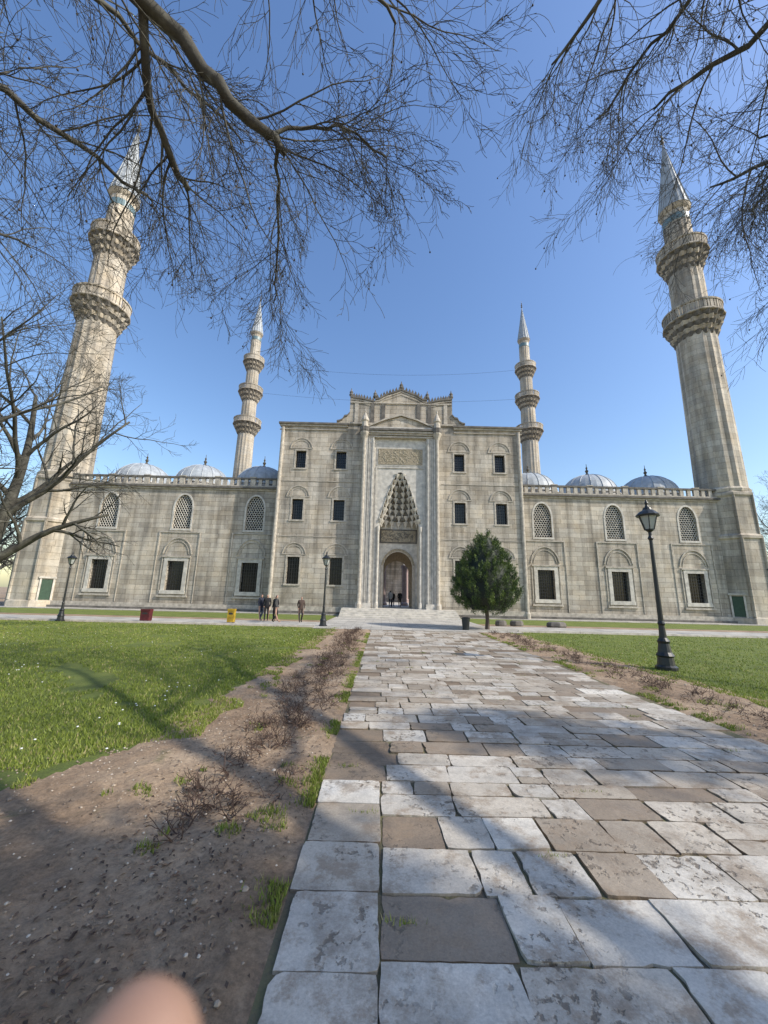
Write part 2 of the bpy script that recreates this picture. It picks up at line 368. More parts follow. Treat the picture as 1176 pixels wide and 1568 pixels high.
def dome(cx,cy,zb,R,rise,n=32,fin=1.0,drum=0.5):
    dm.lathe([(R+0.12,zb-drum),(R+0.12,zb-0.08),(R+0.2,zb-0.05),(R+0.2,zb+0.03),(R,zb+0.04)],cx,cy,n,1)
    pr=[]
    for i in range(13):
        a=math.pi/2*i/12; pr.append((max(R*math.cos(a),0.03),zb+0.04+rise*math.sin(a)))
    dm.lathe(pr,cx,cy,n,0)
    for i in range(n//2):
        a=2*math.pi*i/(n//2); dm.tube([Vector((cx+(r+.01)*math.cos(a),cy+(r+.01)*math.sin(a),z+.01)) for r,z in pr],[0.035*fin]*13,4,0)
    z=zb+rise; dm.lathe([(0.14*fin,z),(0.2*fin,z+0.15*fin),(0.07*fin,z+0.3*fin),(0.17*fin,z+0.5*fin),(0.05*fin,z+0.68*fin),(0.10*fin,z+0.82*fin),(0.03*fin,z+0.95*fin),(0.02*fin,z+1.25*fin)],cx,cy,8,2)
for o in (12.95,18.75,24.5):
    for sg in (-1,1): dome(C+sg*o-0.2,36,11.3,2.55,2.2,drum=0.9)
for i in range(5):
    for sg in (-1,1): dome(C+sg*26.5,42+i*6,11.3,2.6,2.0,n=24)
dome(C,103,30,13.5,12,n=48,fin=2)
M_pass=simple('tan_passage_stone',(0.42,0.33,0.23),0.8)  # plain tan stone for the inner arch of the passage
M_niche=simple('niche_stone',(0.46,0.42,0.355),0.9,4,0.4)
w.build('walls',[M_wall,M_marble,M_dark,M_pass,M_niche],mosque)
M_pink=simple('granite_column',(0.40,0.30,0.27),0.4)
M_letter=simple('letter_relief',(0.50,0.44,0.33),0.6)
tr.build('carved_trim',[M_trim,M_marble,M_dark,M_gold,M_pink,M_letter],mosque)
win.build('windows',[M_glass,M_iron,M_marble],mosque)
st.build('entrance_steps',[M_marble],mosque)
dm.build('domes',[M_lead,M_marble,M_brass],mosque)

# ------------------------------------------------------------------ MINARETS
def minaret(x,y,secs,balc,cone,mat,foot):
    e=empty('minaret',(x,y,0)); m=MB()
    if foot:
        r8=math.pi/8
        m.lathe([(2.38,0),(2.38,0.5),(2.25,0.6),(2.22,6.9),(2.34,7.0),(2.34,7.2),(2.12,7.4),(2.08,10.6),(2.2,10.75),(2.2,10.95),(2.0,11.1),(1.93,11.5)],0,0,8,0,rot=r8)
        for i in range(8):
            a=r8+i*math.pi/4
            m.lathe([(0.12,0.6),(0.12,7.0)],2.24*math.cos(a),2.24*math.sin(a),8,0)
            m.lathe([(0.10,7.4),(0.10,10.7)],2.10*math.cos(a),2.10*math.sin(a),8,0)
    m.lathe([(secs[0][1]+0.12,secs[0][0]-0.2),(secs[0][1]+0.16,secs[0][0]+0.05),(secs[0][1]+0.02,secs[0][0]+0.25)],0,0,16,0)
    m.lathe([(r,z) for z,r in secs],0,0,32,0,star=0.05)
    for zf,rb,rs in balc:
        h=rb-rs; N=36; zc=zf-0.55*h-1.55
        for t in range(5):
            ra=rs+0.05+h*(t/5)**1.15; rb2=rs+0.05+h*((t+1)/5)**1.05; za=zc+(zf-zc)*t/5; zb=zc+(zf-zc)*(t+1)/5
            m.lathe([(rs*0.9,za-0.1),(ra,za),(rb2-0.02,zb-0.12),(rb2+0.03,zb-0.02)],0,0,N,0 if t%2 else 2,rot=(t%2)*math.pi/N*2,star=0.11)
        m.lathe([(rb+0.08,zf),(rb+0.12,zf+0.08),(rb+0.05,zf+0.2),(rs*0.9,zf+0.21)],0,0,16,0)
        for i in range(48):
            a=2*math.pi*i/48; ca,sa=math.cos(a),math.sin(a); wd=0.09 if i%3 else 0.14
            rr=rb-0.02; x0,y0=rr*ca,rr*sa; tx,ty=-sa*wd,ca*wd; ix,iy=-ca*0.12,-sa*0.12
            zb,zt=zf+0.2,zf+1.12
            P=[(x0-tx,y0-ty),(x0+tx,y0+ty),(x0+tx+ix,y0+ty+iy),(x0-tx+ix,y0-ty+iy)]
            for k in range(4):
                p,q=P[k],P[(k+1)%4]; m.face([(p[0],p[1],zb),(q[0],q[1],zb),(q[0],q[1],zt),(p[0],p[1],zt)],0)
        b=len(m.v)
        for ra,za in ((rb-0.2,zf+1.1),(rb+0.04,zf+1.1),(rb+0.06,zf+1.26),(rb-0.2,zf+1.26)):
            for i in range(32):
                a=2*math.pi*i/32; m.v.append((ra*math.cos(a),ra*math.sin(a),za))
        for k in range(4):
            for i in range(32):
                j=(i+1)%32; k2=(k+1)%4; m.f.append((b+k*32+i,b+k*32+j,b+k2*32+j,b+k2*32+i)); m.m.append(0); m.c.append(.5)
    zb,zt,rc=cone
    m.lathe([(rc*0.98,zb-1.9),(rc*1.0,zb-1.85),(rc*1.0,zb-1.15),(rc*0.98,zb-1.1)],0,0,32,3)
    m.lathe([(rc*1.0,zb-0.5),(rc*1.12,zb-0.3),(rc*1.18,zb-0.15),(rc*1.2,zb)],0,0,16,0)
    m.lathe([(rc*1.24,zb),(rc*1.16,zb+0.25),(rc*0.62,zb+(zt-zb)*0.47),(rc*0.1,zt-0.6),(0.04,zt)],0,0,16,1)
    for i in range(16):
        a=2*math.pi*i/16; ca,sa=math.cos(a),math.sin(a)
        m.tube([Vector((r*1.01*ca,r*1.01*sa,z)) for r,z in ((rc*1.2,zb+0.1),(rc*0.62,zb+(zt-zb)*0.47),(rc*0.1,zt-0.6))],[0.04,0.035,0.02],4,1)
    m.lathe([(0.1,zt-0.1),(0.2,zt+0.15),(0.06,zt+0.35),(0.17,zt+0.6),(0.05,zt+0.85),(0.12,zt+1.05),(0.03,zt+1.2),(0.02,zt+1.7)],0,0,8,4)
    m.build('tower',[mat,M_lead,M_dark,M_tile,M_brass],e)
    return e
for x,dz_ in ((-28.9,0.0),(30.6,0.15)):
    z1,z2=28.7+dz_,36.45+dz_
    e=minaret(x,33.6,[(11.3,1.86),(20,1.74),(z1-.1,1.62),(z1+.1,1.5),(z2,1.42),(z2+.1,1.24),(42.4,1.18)],[(z1,2.42,1.66),(z2,2.15,1.45)],(42.8,52.4,1.2),M_min,True)
    d=MB(); sx=1 if x<0 else -1
    a=-math.pi/2+sx*math.pi/4
    d.box(-0.36,0.36,-0.03,0.1,0.5,2.2,0); d.box(-0.48,-0.36,-0.10,0.1,0.4,2.3,1); d.box(0.36,0.48,-0.10,0.1,0.4,2.3,1); d.box(-0.56,0.56,-0.14,0.1,2.3,2.45,1)
    ob=d.build('door',[M_green,M_marble],e); ob.location=(2.07*math.cos(a),2.07*math.sin(a),0); ob.rotation_euler[2]=a+math.pi/2
for x in (-29.1,30.0):
    minaret(x,75,[(9,1.85),(36,1.62),(36.2,1.5),(43.3,1.42),(43.5,1.3),(50.2,1.24),(50.3,1.1),(57,1.05)],[(35.6,2.75,1.65),(43.0,2.45,1.45),(50.1,2.15,1.27)],(57.5,66.0,1.08),M_minf,False)
cb=MB()
for z,sag in ((50.5,2.2),(43.5,1.5)):
    cb.tube([Vector((-29.1+59.1*t,75,z-sag*4*t*(1-t))) for t in np.linspace(0,1,25)],[0.02]*25,4)
cb.build('festival_light_cables',[M_iron])

# ------------------------------------------------------------------ GROUND
def nz(x,y): return mathutils.noise.noise(Vector((x*0.9,y*0.9,3.1)))+0.5*mathutils.noise.noise(Vector((x*2.7,y*2.7,7)))
def edgeL(y): return -2.15+0.3*nz(0,y)-max(0,3.9-y)*0.9
def edgeR(y): return 6.15+0.3*nz(9,y)
def hz(x,y):
    if -0.47<x<4.42: return 0.004
    if x<0: f=min(1,max(0,(-0.47-x)/0.15))*min(1,max(0,(x-edgeL(y)+.35)/.3)) if y>2.4 else min(1,max(0,(-0.47-x)/0.15))
    else: f=min(1,max(0,(x-4.42)/0.15))*min(1,max(0,(edgeR(y)+.1-x)/.3))
    n=mathutils.noise.noise(Vector((x*1.7,y*1.7,0)))*0.5+0.5*mathutils.noise.noise(Vector((x*5,y*5,4)))+0.35*mathutils.noise.noise(Vector((x*14,y*14,9)))
    return 0.006+f*max(0,0.018+0.042*n)
def ground_mat():
    m=Mt('soil'); n=m.noise(0.9,9,rough=0.68)
    c=m.ramp(n,[(0.3,(0.17,0.11,0.065)),(0.47,(0.31,0.215,0.135)),(0.65,(0.45,0.335,0.225))])
    c=m.mix(c,m.ramp(m.noise(28,6,rough=0.75),[(0.35,0.55),(0.62,1.15)]),0.85,'MULTIPLY')
    g=m.ramp(m.noise(2.1,6,rough=0.7),[(0.60,0.0),(0.68,1.0)])
    c=m.mix(c,(0.09,0.10,0.03),m.math('MULTIPLY',g,0.5))
    b=m.bump(m.noise(6,9,rough=0.75),0.7,0.05); b=m.bump(m.noise(50,6,rough=0.85),0.7,0.02,b)
    return m.out(c,0.95,b)
M_soil=ground_mat()
g=MB(); g.face([(-1500,-1500,0),(1500,-1500,0),(1500,1500,0),(-1500,1500,0)]); g.build('ground',[M_soil])
for (xa,xb,ya,yb) in ((-6.5,-0.46,0.8,18.45),(4.40,6.5,3.0,18.45)):
    gx=np.arange(xa,xb+.001,(xb-xa)/int((xb-xa)/0.05)); gy=np.arange(ya,yb,0.07)
    V=[]; F=[]
    for yy in gy:
        for xx in gx: V.append((xx,yy,hz(xx,yy)))
    W=len(gx)
    for j in range(len(gy)-1):
        for i in range(W-1):
            xx,yy=gx[i],gy[j]
            if xa<0 and yy>2.4 and xx<edgeL(yy)-.3: continue
            if xa>0 and xx>edgeR(yy)+.2: continue
            F.append((j*W+i,j*W+i+1,(j+1)*W+i+1,(j+1)*W+i))
    me=bpy.data.meshes.new('planting_bed'); me.from_pydata(V,[],F); me.materials.append(M_soil)
    me.polygons.foreach_set('use_smooth',[True]*len(F)); ob=bpy.data.objects.new('planting_bed',me); sc.collection.objects.link(ob)
def lawn_mat():
    m=Mt('lawn_turf'); c=m.ramp(m.noise(1.2,8,rough=0.7),[(0.28,(0.09,0.105,0.02)),(0.45,(0.14,0.185,0.028)),(0.62,(0.20,0.235,0.04)),(0.74,(0.25,0.22,0.09))])
    c=m.mix(c,m.ramp(m.noise(40,4,rough=0.8),[(0.3,0.5),(0.7,1.2)]),0.8,'MULTIPLY')
    return m.out(c,0.9,m.bump(m.noise(60,4,rough=0.8),1.0,0.04))
M_lawn=lawn_mat()
l=MB()
ys=np.arange(2.4,19.31,0.12)
for a,b in zip(ys[:-1],ys[1:]):
    l.face([(-70,a,0.004),(edgeL(a)-.15,a,0.004),(edgeL(b)-.15,b,0.004),(-70,b,0.004)])
l.face([(-70,24.5,0.004),(C-4.6,24.5,0.004),(C-4.6,30.6,0.004),(-70,30.6,0.004)])
l.build('lawn',[M_lawn])
l=MB(); ys=np.arange(-4,19.31,0.12)
for a,b in zip(ys[:-1],ys[1:]): l.face([(edgeR(a)+.1,a,0.004),(75,a,0.004),(75,b,0.004),(edgeR(b)+.1,b,0.004)])
l.face([(C+4.6,24.5,0.004),(75,24.5,0.004),(75,30.6,0.004),(C+4.6,30.6,0.004)])
l.build('lawn',[M_lawn])
def blade_mat():
    m=Mt('grass_blade'); c=m.ramp(m.attr(),[(0.0,(0.08,0.11,0.018)),(0.5,(0.20,0.255,0.035)),(0.85,(0.29,0.335,0.06)),(1.0,(0.40,0.34,0.16))])
    tl=m.n('BsdfTranslucent',{'Color':c}); mx=m.n('MixShader',{0:0.35}); m.out(c,0.6)
    m.nt.links.new(m.b.outputs[0],mx.inputs[1]); m.nt.links.new(tl.outputs[0],mx.inputs[2])
    o=[n for n in m.nt.nodes if n.type=='OUTPUT_MATERIAL'][0]; m.nt.links.new(mx.outputs[0],o.inputs[0]); return m.mat
M_blade=blade_mat()
def blades(name,pos,h0,h1,wfn,seed):
    r=np.random.default_rng(seed); n=len(pos); P=np.array(pos,float)
    z=np.array([hz(a,b) if -3.2<a<6.6 else 0.004 for a,b in pos])-0.003
    h=r.uniform(h0,h1,n); a=r.uniform(0,2*np.pi,n); wd=wfn(P)*r.uniform(.6,1.2,n)
    lean=r.uniform(0,0.9,n)*h; la=r.uniform(0,2*np.pi,n)
    v=np.zeros((n,3,3)); dx=np.cos(a)*wd; dy=np.sin(a)*wd
    v[:,0]=np.stack([P[:,0]-dx,P[:,1]-dy,z],1); v[:,1]=np.stack([P[:,0]+dx,P[:,1]+dy,z],1)
    v[:,2]=np.stack([P[:,0]+np.cos(la)*lean,P[:,1]+np.sin(la)*lean,z+h],1)
    me=bpy.data.meshes.new(name); me.vertices.add(3*n); me.vertices.foreach_set('co',v.reshape(-1))
    me.loops.add(3*n); me.loops.foreach_set('vertex_index',np.arange(3*n,dtype=np.int32))
    me.polygons.add(n); me.polygons.foreach_set('loop_start',np.arange(0,3*n,3,dtype=np.int32))
    me.update(calc_edges=True); me.validate()
    at=me.attributes.new('var','FLOAT','FACE'); c=np.clip(r.normal(0.5,0.2,n)+0.15*np.sin(P[:,0]*1.3+2*np.sin(P[:,1]*.9)),0,1); c[r.random(n)<0.06]=1; at.data.foreach_set('value',c)
    me.materials.append(M_blade); ob=bpy.data.objects.new(name,me); sc.collection.objects.link(ob); return ob
R=np.random.default_rng(3)
pos=[]
def addp(n,fn,ymin,ymax):
    k=0
    while k<n:
        y=ymin*(ymax/ymin)**R.random(); s=fn(y)
        if s is None: continue
        pos.append((s,y)); k+=1
def fl(y):
    x=edgeL(y)+0.18-R.random()**1.3*(y*1.05+3.5+edgeL(y))
    d=edgeL(y)-x
    if nz(x*0.8+40,y*0.8)< -0.42+max(0,(4.6-y))*0.36+max(0,0.5-d)*0.5: return None
    return x
addp(100000,fl,2.3,19.2)
def frr(y):
    return edgeR(y)-0.1+R.random()**1.3*max(1.0,(y*1.1-4.5))
addp(32000,frr,4,19.2)
def fw(y):
    x=-0.47-abs(R.normal())*0.07
    return x if nz(5,y*1.6)>-0.05 else None
addp(4500,fw,1.5,18)
def fw2(y):
    x=4.42+abs(R.normal())*0.1
    return x if nz(15,y*1.6)>0.05 else None
addp(2500,fw2,4,18)
def fd(y):
    x=-2.2+R.random()*1.7; return x if nz(x*2,y*2)>0.44 else None
addp(1600,fd,2.2,14)
def fd2(y):
    x=4.4+R.random()*1.7; return x if nz(x*2,y*2)>0.4 else None
addp(1600,fd2,4,16)
blades('grass',pos,0.018,0.052,lambda P:0.0022+0.0010*P[:,1],4)
pos=[]
for i in range(26):
    y0=2.2*(14/2.2)**R.random(); x0=-0.3+R.random()*4.5
    for k in range(int(R.integers(8,40))): pos.append((x0+R.normal()*0.05,y0+R.normal()*0.012))
blades('joint_weeds',pos,0.025,0.045,lambda P:0.003+0.0005*P[:,1],6)
dz=MB()
for i in range(260):
    y=4.0+R.random()*13; x=-2.6-R.random()*y*0.9
    if nz(x*0.6+8,y*0.6)<0.1: continue
    dz.lathe([(0.004,0.05),(0.014,0.058),(0.009,0.064)],x,y,5,0)
dz.build('daisies',[simple('petal',(0.75,0.75,0.7))])
# path
def slab_mat():
    m=Mt('paving_marble'); a=m.attr()
    c=m.ramp(a,[(0.0,(0.20,0.145,0.095)),(0.12,(0.31,0.25,0.185)),(0.35,(0.47,0.41,0.325)),(0.6,(0.60,0.54,0.45)),(0.85,(0.54,0.51,0.45)),(1.0,(0.70,0.65,0.56))])
    mp=m.n('Mapping',{'Vector':m.obj(),'Scale':(0.6,1.0,1)})
    c=m.mix(c,m.ramp(m.noise(1.3,8,mp.outputs[0],0.72),[(0.32,0.58),(0.5,0.93),(0.65,1.1)]),1.0,'MULTIPLY')
    dirt=m.ramp(m.noise(2.6,10,rough=0.78),[(0.50,0.0),(0.60,1.0)]); c=m.mix(c,(0.26,0.19,0.125),m.math('MULTIPLY',dirt,0.7))
    d2=m.ramp(m.noise(0.8,10,rough=0.75),[(0.50,0.0),(0.58,1.0)]); c=m.mix(c,(0.22,0.175,0.125),m.math('MULTIPLY',d2,0.5))
    pit=m.ramp(m.noise(20,4,rough=0.6),[(0.56,0.0),(0.62,1.0)]); pm=m.ramp(m.noise(1.7,4),[(0.48,0.0),(0.58,1.0)])
    pit=m.math('MULTIPLY',pit,pm); c=m.mix(c,(0.13,0.10,0.07),m.math('MULTIPLY',pit,0.8))
    c=m.mix(c,m.ramp(m.noise(70,4,rough=0.8),[(0.3,0.72),(0.7,1.12)]),0.9,'MULTIPLY')
    h=m.math('SUBTRACT',m.noise(9,7,rough=0.65),pit)
    b=m.bump(h,0.6,0.015); b=m.bump(m.noise(80,3,rough=0.8),0.35,0.004,b)
    rg=m.ramp(m.noise(3,5),[(0.3,0.42),(0.7,0.75)])
    return m.out(c,rg,b)
M_slab=slab_mat()
pa=MB()
def slab(x0,x1,y0,y1,j=0.006,c=None):
    g=0.002+rnd.random()*0.004
    P=[[x0+g,y0+g],[x1-g,y0+g],[x1-g,y1-g],[x0+g,y1-g]]
    for p in P: p[0]+=rnd.uniform(-j,j); p[1]+=rnd.uniform(-j,j)*.7
    z=0.020+rnd.uniform(-0.004,0.004); c=min(max(rnd.gauss(0.54,0.29),0.1),1) if c is None else c
    if rnd.random()<0.12: z-=0.011; c=rnd.uniform(0,.10)
    tz=[z+rnd.uniform(-0.002,0.002) for _ in range(4)]
    out=[]
    for k in range(4):
        p,q=P[k],P[(k+1)%4]; za,zb=tz[k],tz[(k+1)%4]; L=math.hypot(q[0]-p[0],q[1]-p[1]); n=max(3,int(L/0.05))
        for i in range(n):
            t=i/n; e=abs(rnd.gauss(0,0.0035)) if i else rnd.uniform(0.002,0.018)
            if rnd.random()<.03: e+=0.014
            cx,cy=(x0+x1)/2,(y0+y1)/2; x=p[0]+(q[0]-p[0])*t; y=p[1]+(q[1]-p[1])*t
            dx,dy=cx-x,cy-y; dl=math.hypot(dx,dy); out.append((x+dx/dl*e,y+dy/dl*e,za+(zb-za)*t))
    pa.face(out,0,c)
    for k in range(len(out)):
        p,q=out[k],out[(k+1)%len(out)]; o=lambda a:(a[0],a[1],-0.01)
        pa.face([o(p),o(q),q,p],0,max(0,c-0.35))
YC=3.7
y=0.2
while y<18.4:
    h=rnd.uniform(0.24,0.40) if y<9 else rnd.uniform(0.28,0.55)
    y1=min(y+h,18.5); near=y<YC
    if near and y1>YC-.15: y1=YC
    h=y1-y
    x=0.03 if near else -0.45+rnd.uniform(-.05,.05); xe=4.35+rnd.uniform(-0.12,0.1)
    while x<xe-.01:
        wd=rnd.uniform(0.26,0.72)
        if xe-(x+wd)<0.28: wd=xe-x
        q=rnd.random()
        if q<0.16 and h>0.30:
            k=rnd.uniform(0.4,0.6); slab(x,x+wd,y,y+h*k); slab(x,x+wd,y+h*k,y1)
        else: slab(x,x+wd,y,y1,0.012)
        x+=wd
    y=y1
y=0.2
while y<YC-.01:
    h=rnd.uniform(0.28,0.5); y2=y+h if y+h<YC-.25 else YC
    slab(-0.45+rnd.uniform(-.03,.03),0.03,y,y2); y=y2
pa.build('stone_path',[M_slab])
bd=MB(); bd.face([(-0.46,-2,0.004),(4.4,-2,0.004),(4.4,18.5,0.004),(-0.46,18.5,0.004)])
m=Mt('joint_soil'); M_joint=m.out(m.ramp(m.noise(3,6,rough=0.7),[(0.35,(0.12,0.095,0.065)),(0.6,(0.14,0.13,0.06))]),0.95,m.bump(m.noise(40),0.8,0.02))
bd.build('path_bed',[M_joint])
def plaza_mat():
    m=Mt('plaza_paving'); bt=m.n('TexBrick',{'Vector':m.obj(),'Color1':(0.50,0.475,0.42),'Color2':(0.38,0.36,0.32),'Mortar':(0.18,0.15,0.12),'Scale':1.0,'Mortar Size':0.012,'Brick Width':1.0,'Row Height':0.5})
    c=m.mix(bt.outputs['Color'],m.ramp(m.noise(1.0,6),[(0.3,0.7),(0.65,1.1)]),1.0,'MULTIPLY'); return m.out(c,0.7,m.bump(m.noise(10),0.3,0.02))
M_pl=plaza_mat()
pz=MB()
pz.box(-70,70,19.5,22.6,-0.05,0.03,0); pz.box(-3.2,6.6,18.5,19.5,-0.05,0.03,0); pz.box(C-4.5,C+4.5,22.6,31,-0.05,0.03,0); pz.box(-70,C-4.6,30.7,32.4,-0.05,0.05,0); pz.box(C+4.6,75,30.7,32.4,-0.05,0.05,0)
pz.build('plaza_pavement',[M_pl])
kb=MB()
for x0,x1 in ((-70,-3.25),(6.65,75)):
    x=x0
    while x<x1:
        kb.box(x,min(x+0.98,x1),19.36,19.5,-0.02,0.09,0,rnd.random()); x+=1.0
kb.build('kerb',[M_marble])
pb=MB()
for i in range(6000):
    side=rnd.random()<0.78
    y=1.3*(14/1.3)**rnd.random()
    x=(-0.55-rnd.random()*(1.6+max(0,4.6-y)*1.6)) if side else 4.45+rnd.random()*1.6
    z=hz(x,y)-.001
    r=rnd.uniform(0.003,0.011)*(2.0 if rnd.random()<0.05 else 1); pb.lathe([(r*0.7,z-0.002),(r,z+r*0.35),(r*0.55,z+r*0.8)],x,y,5,0,rot=rnd.random()*3,c=rnd.random())
m=Mt('pebble'); M_peb=m.out(m.ramp(m.attr(),[(0,(0.17,0.125,0.09)),(0.7,(0.32,0.25,0.18)),(1,(0.52,0.46,0.38))]),0.9)
pb.build('pebbles',[M_peb])

# ------------------------------------------------------------------ TREES
def perp(d,rng):
    a=Vector((rng.gauss(0,1),rng.gauss(0,1),rng.gauss(0,1))); a-=a.dot(d)*d; return a.normalized()
def branch(mb,p,d,L,r,lev,rng,cfg):
    ns=cfg['seg'][lev]; pts=[p.copy()]; d=d.normalized()
    for i in range(ns):
        t=i/ns
        d=d+perp(d,rng)*cfg['wob'][lev]+Vector((0,0,cfg['grav'][lev]*(1.0 if t<0.75 else -0.5))); d.normalize()
        p=p+d*(L/ns); pts.append(p.copy())
    rt=[max(r*(1-0.72*i/ns),cfg['rmin']) for i in range(ns+1)]
    mb.tube(pts,rt,cfg['sides'][lev],0)
    spawn(mb,pts,rt,L,lev,rng,cfg)
def spawn(mb,pts,rt,L,lev,rng,cfg):
    if lev+1>=len(cfg['seg']):
        if rng.random()<cfg.get('ball',0):
            q=pts[-1]; r=0.018; mb.lathe([(r*.5,q.z-r*1.9),(r,q.z-r),(r*.5,q.z)],q.x,q.y,5,1)
        return
    n=max(1,int(cfg['n'][lev]*rng.uniform(0.7,1.3)))
    for i in range(n):
        t=cfg['t0'][lev]+(1-cfg['t0'][lev])*((i+rng.random())/n); k=min(t*(len(pts)-1),len(pts)-1.001); a=int(k)
        p=pts[a].lerp(pts[a+1],k-a); dd=(pts[a+1]-pts[a]).normalized()
        ang=math.radians(rng.uniform(*cfg['ang'])); pr=perp(dd,rng)
        nd=dd*math.cos(ang)+pr*math.sin(ang)
        branch(mb,p,nd,L*cfg['lr'][lev]*rng.uniform(0.6,1.25)*(1.15-0.5*t) if lev else cfg['L1']*rng.uniform(0.6,1.3),max(rt[a]*cfg['rr'],cfg['rmin']),lev+1,rng,cfg)
def cat(P,n=6):
    P=[Vector(p) for p in P]; Q=[P[0]]+P+[P[-1]]; out=[]
    for i in range(1,len(Q)-2):
        for k in range(n):
            t=k/n; a,b,c,d=Q[i-1],Q[i],Q[i+1],Q[i+2]
            out.append(0.5*((2*b)+(c-a)*t+(2*a-5*b+4*c-d)*t*t+(3*b-a-3*c+d)*t**3))
    out.append(P[-1]); return out
def bark():
    m=Mt('plane_bark'); c=m.ramp(m.noise(3.5,5),[(0.35,(0.042,0.039,0.032)),(0.52,(0.07,0.066,0.053)),(0.68,(0.125,0.122,0.098))])
    return m.out(c,0.9,m.bump(m.noise(20,5),0.5,0.02))
M_bark=bark(); M_seed=simple('seed_ball',(0.05,0.038,0.028))
cfgN=dict(seg=[8,8,7,5],wob=[.1,.16,.2,.22],grav=[0,-0.06,-0.11,-0.08],sides=[7,4,3,3],n=[12,10,8,0],t0=[.2,.10,.10,0],ang=(25,60),lr=[1,.55,.48,0],L1=2.2,rr=.5,rmin=0.0034,ball=0.035)
def limb(mb,P,r0,r1,rng,cfg,n=None,L1=None,jig=0.05):
    pts=cat(P,6); pts=[p+Vector((rng.gauss(0,jig),rng.gauss(0,jig),rng.gauss(0,jig)))*(1 if 0<i<len(pts)-1 else 0) for i,p in enumerate(pts)]
    rt=[r0+(r1-r0)*i/(len(pts)-1) for i in range(len(pts))]
    mb.tube(pts,rt,8,0)
    c=dict(cfg)
    if n is not None: c['n']=[n]+cfg['n'][1:]
    if L1: c['L1']=L1
    if n==0: return
    spawn(mb,pts,[min(x,0.036) for x in rt],1,0,rng,c)
ra=random.Random(11)
A=MB(); T0=(-6,-1,5)
limb(A,[(-6.6,-2.2,-0.1),(-6.5,-2,1.5),(-6.4,-1.8,3),T0],0.5,0.3,ra,cfgN,n=0)
limb(A,[T0,(-4.7,1.2,8.0),(-3.25,3.4,8.9),(-2.3,4,8.25),(-1.6,4.5,8.0)],0.15,0.058,ra,cfgN,n=16,L1=2.1,jig=0.03)
limb(A,[(-3.25,3.4,8.9),(-3.46,4.2,8.3),(-3.3,5,7.9)],0.062,0.045,ra,cfgN,n=10,L1=1.8,jig=0.02)
limb(A,[T0,(-6.5,2,7.5),(-6,4.5,9),(-5,6.5,9.5)],0.12,0.02,ra,cfgN,n=20,L1=2.3)
limb(A,[T0,(-3.5,1,9.5),(-1.5,3,10.8),(0.0,4.4,10.6)],0.13,0.02,ra,cfgN,n=19,L1=2.0)
limb(A,[(-6.2,-1.2,4.5),(-8,2,7),(-8.8,5,8.3),(-8.4,7.5,9.3)],0.12,0.02,ra,cfgN,n=20,L1=2.3)
limb(A,[(-1.7,4.4,8.05),(-2,5.6,7.9),(-2.3,6.6,7.2)],0.03,0.012,ra,cfgN,n=10,L1=1.4,jig=.02)
limb(A,[(-1.8,4.3,8.1),(-0.9,4.6,8.7),(-0.1,5,8.7)],0.03,0.012,ra,cfgN,n=10,L1=1.4,jig=.02)
limb(A,[(-6.2,1.2,7.2),(-5,3.2,9.8),(-4.2,4.8,10.6),(-3,6,10.4)],0.07,0.015,ra,cfgN,n=16,L1=2.0)
A.build('bare_plane_tree',[M_bark,M_seed],smooth=True)
B=MB(); T1=(8.6,-2,5)
limb(B,[(9.4,-3,-0.1),(9.3,-2.8,2),(9,-2.4,3.6),T1],0.5,0.3,ra,cfgN,n=0)
limb(B,[T1,(7.5,1.5,8.6),(6,3.6,9.9),(4.5,5,9.9)],0.13,0.018,ra,cfgN,n=22,L1=1.9)
limb(B,[T1,(8.7,3,8.8),(8.3,5.6,10.3),(7.3,7,10.9)],0.13,0.018,ra,cfgN,n=22,L1=2.2)
limb(B,[T1,(6,1,10.2),(4,3.6,11.3),(2.8,5.0,10.9)],0.13,0.016,ra,cfgN,n=20,L1=1.7)
limb(B,[(5.2,2.2,10.8),(4.6,4.2,10.9),(3.9,5.6,10.6)],0.05,0.014,ra,cfgN,n=14,L1=1.5)
limb(B,[(7.5,1.5,8.6),(6.9,3.5,8.8),(6.2,5,9.3)],0.055,0.016,ra,cfgN,n=16,L1=1.7)
limb(B,[(7.6,1.5,8.6),(7.6,4,8.9),(7.2,6,9.6)],0.055,0.016,ra,cfgN,n=16,L1=1.8)
limb(B,[(8.2,0.5,7.6),(8.9,4,8.6),(9.0,6.5,9.0)],0.055,0.016,ra,cfgN,n=14,L1=2.0)
B.build('bare_plane_tree',[M_bark,M_seed],smooth=True)
def free_tree(seed,sparse=False):
    r=random.Random(seed); T=MB(); cfg=dict(seg=[7,7,6,5,4],wob=[.12,.14,.18,.2,.2],grav=[.05,.02,-0.01,-0.05,-.04],sides=[8,6,4,3,3],n=[6,6,6,6,0],t0=[.45,.25,.15,.15,0],ang=(28,60),lr=[1,.6,.55,.5,0],L1=5.2,rr=.58,rmin=0.0065)
    if sparse: cfg.update(seg=[7,7,6,5],n=[6,4,3,0],rmin=.010,rr=.5)
    pts=cat([(0,0,-0.1),(0.1,0,1.5),(0.0,0.15,3),(0.3,0.1,5),(0.4,0.3,7.5),(0.3,0.2,10)],5); rt=[0.42*(1-0.85*i/(len(pts)-1)) for i in range(len(pts))]
    T.tube(pts,rt,9,0); c=dict(cfg); c['n']=[14,7,7,6,0] if not sparse else [11,4,3,0]; c['t0']=[.28]+cfg['t0'][1:]
    spawn(T,pts,rt,1,0,r,c); return T.mesh('tree_mesh',[M_bark,M_seed],True)
TM=free_tree(5); TS=free_tree(8,True)
def place_tree(x,y,s,rz,me=None):
    ob=bpy.data.objects.new('bare_tree',me or TM); sc.collection.objects.link(ob); ob.location=(x,y,0); ob.scale=(s,)*3; ob.rotation_euler[2]=rz
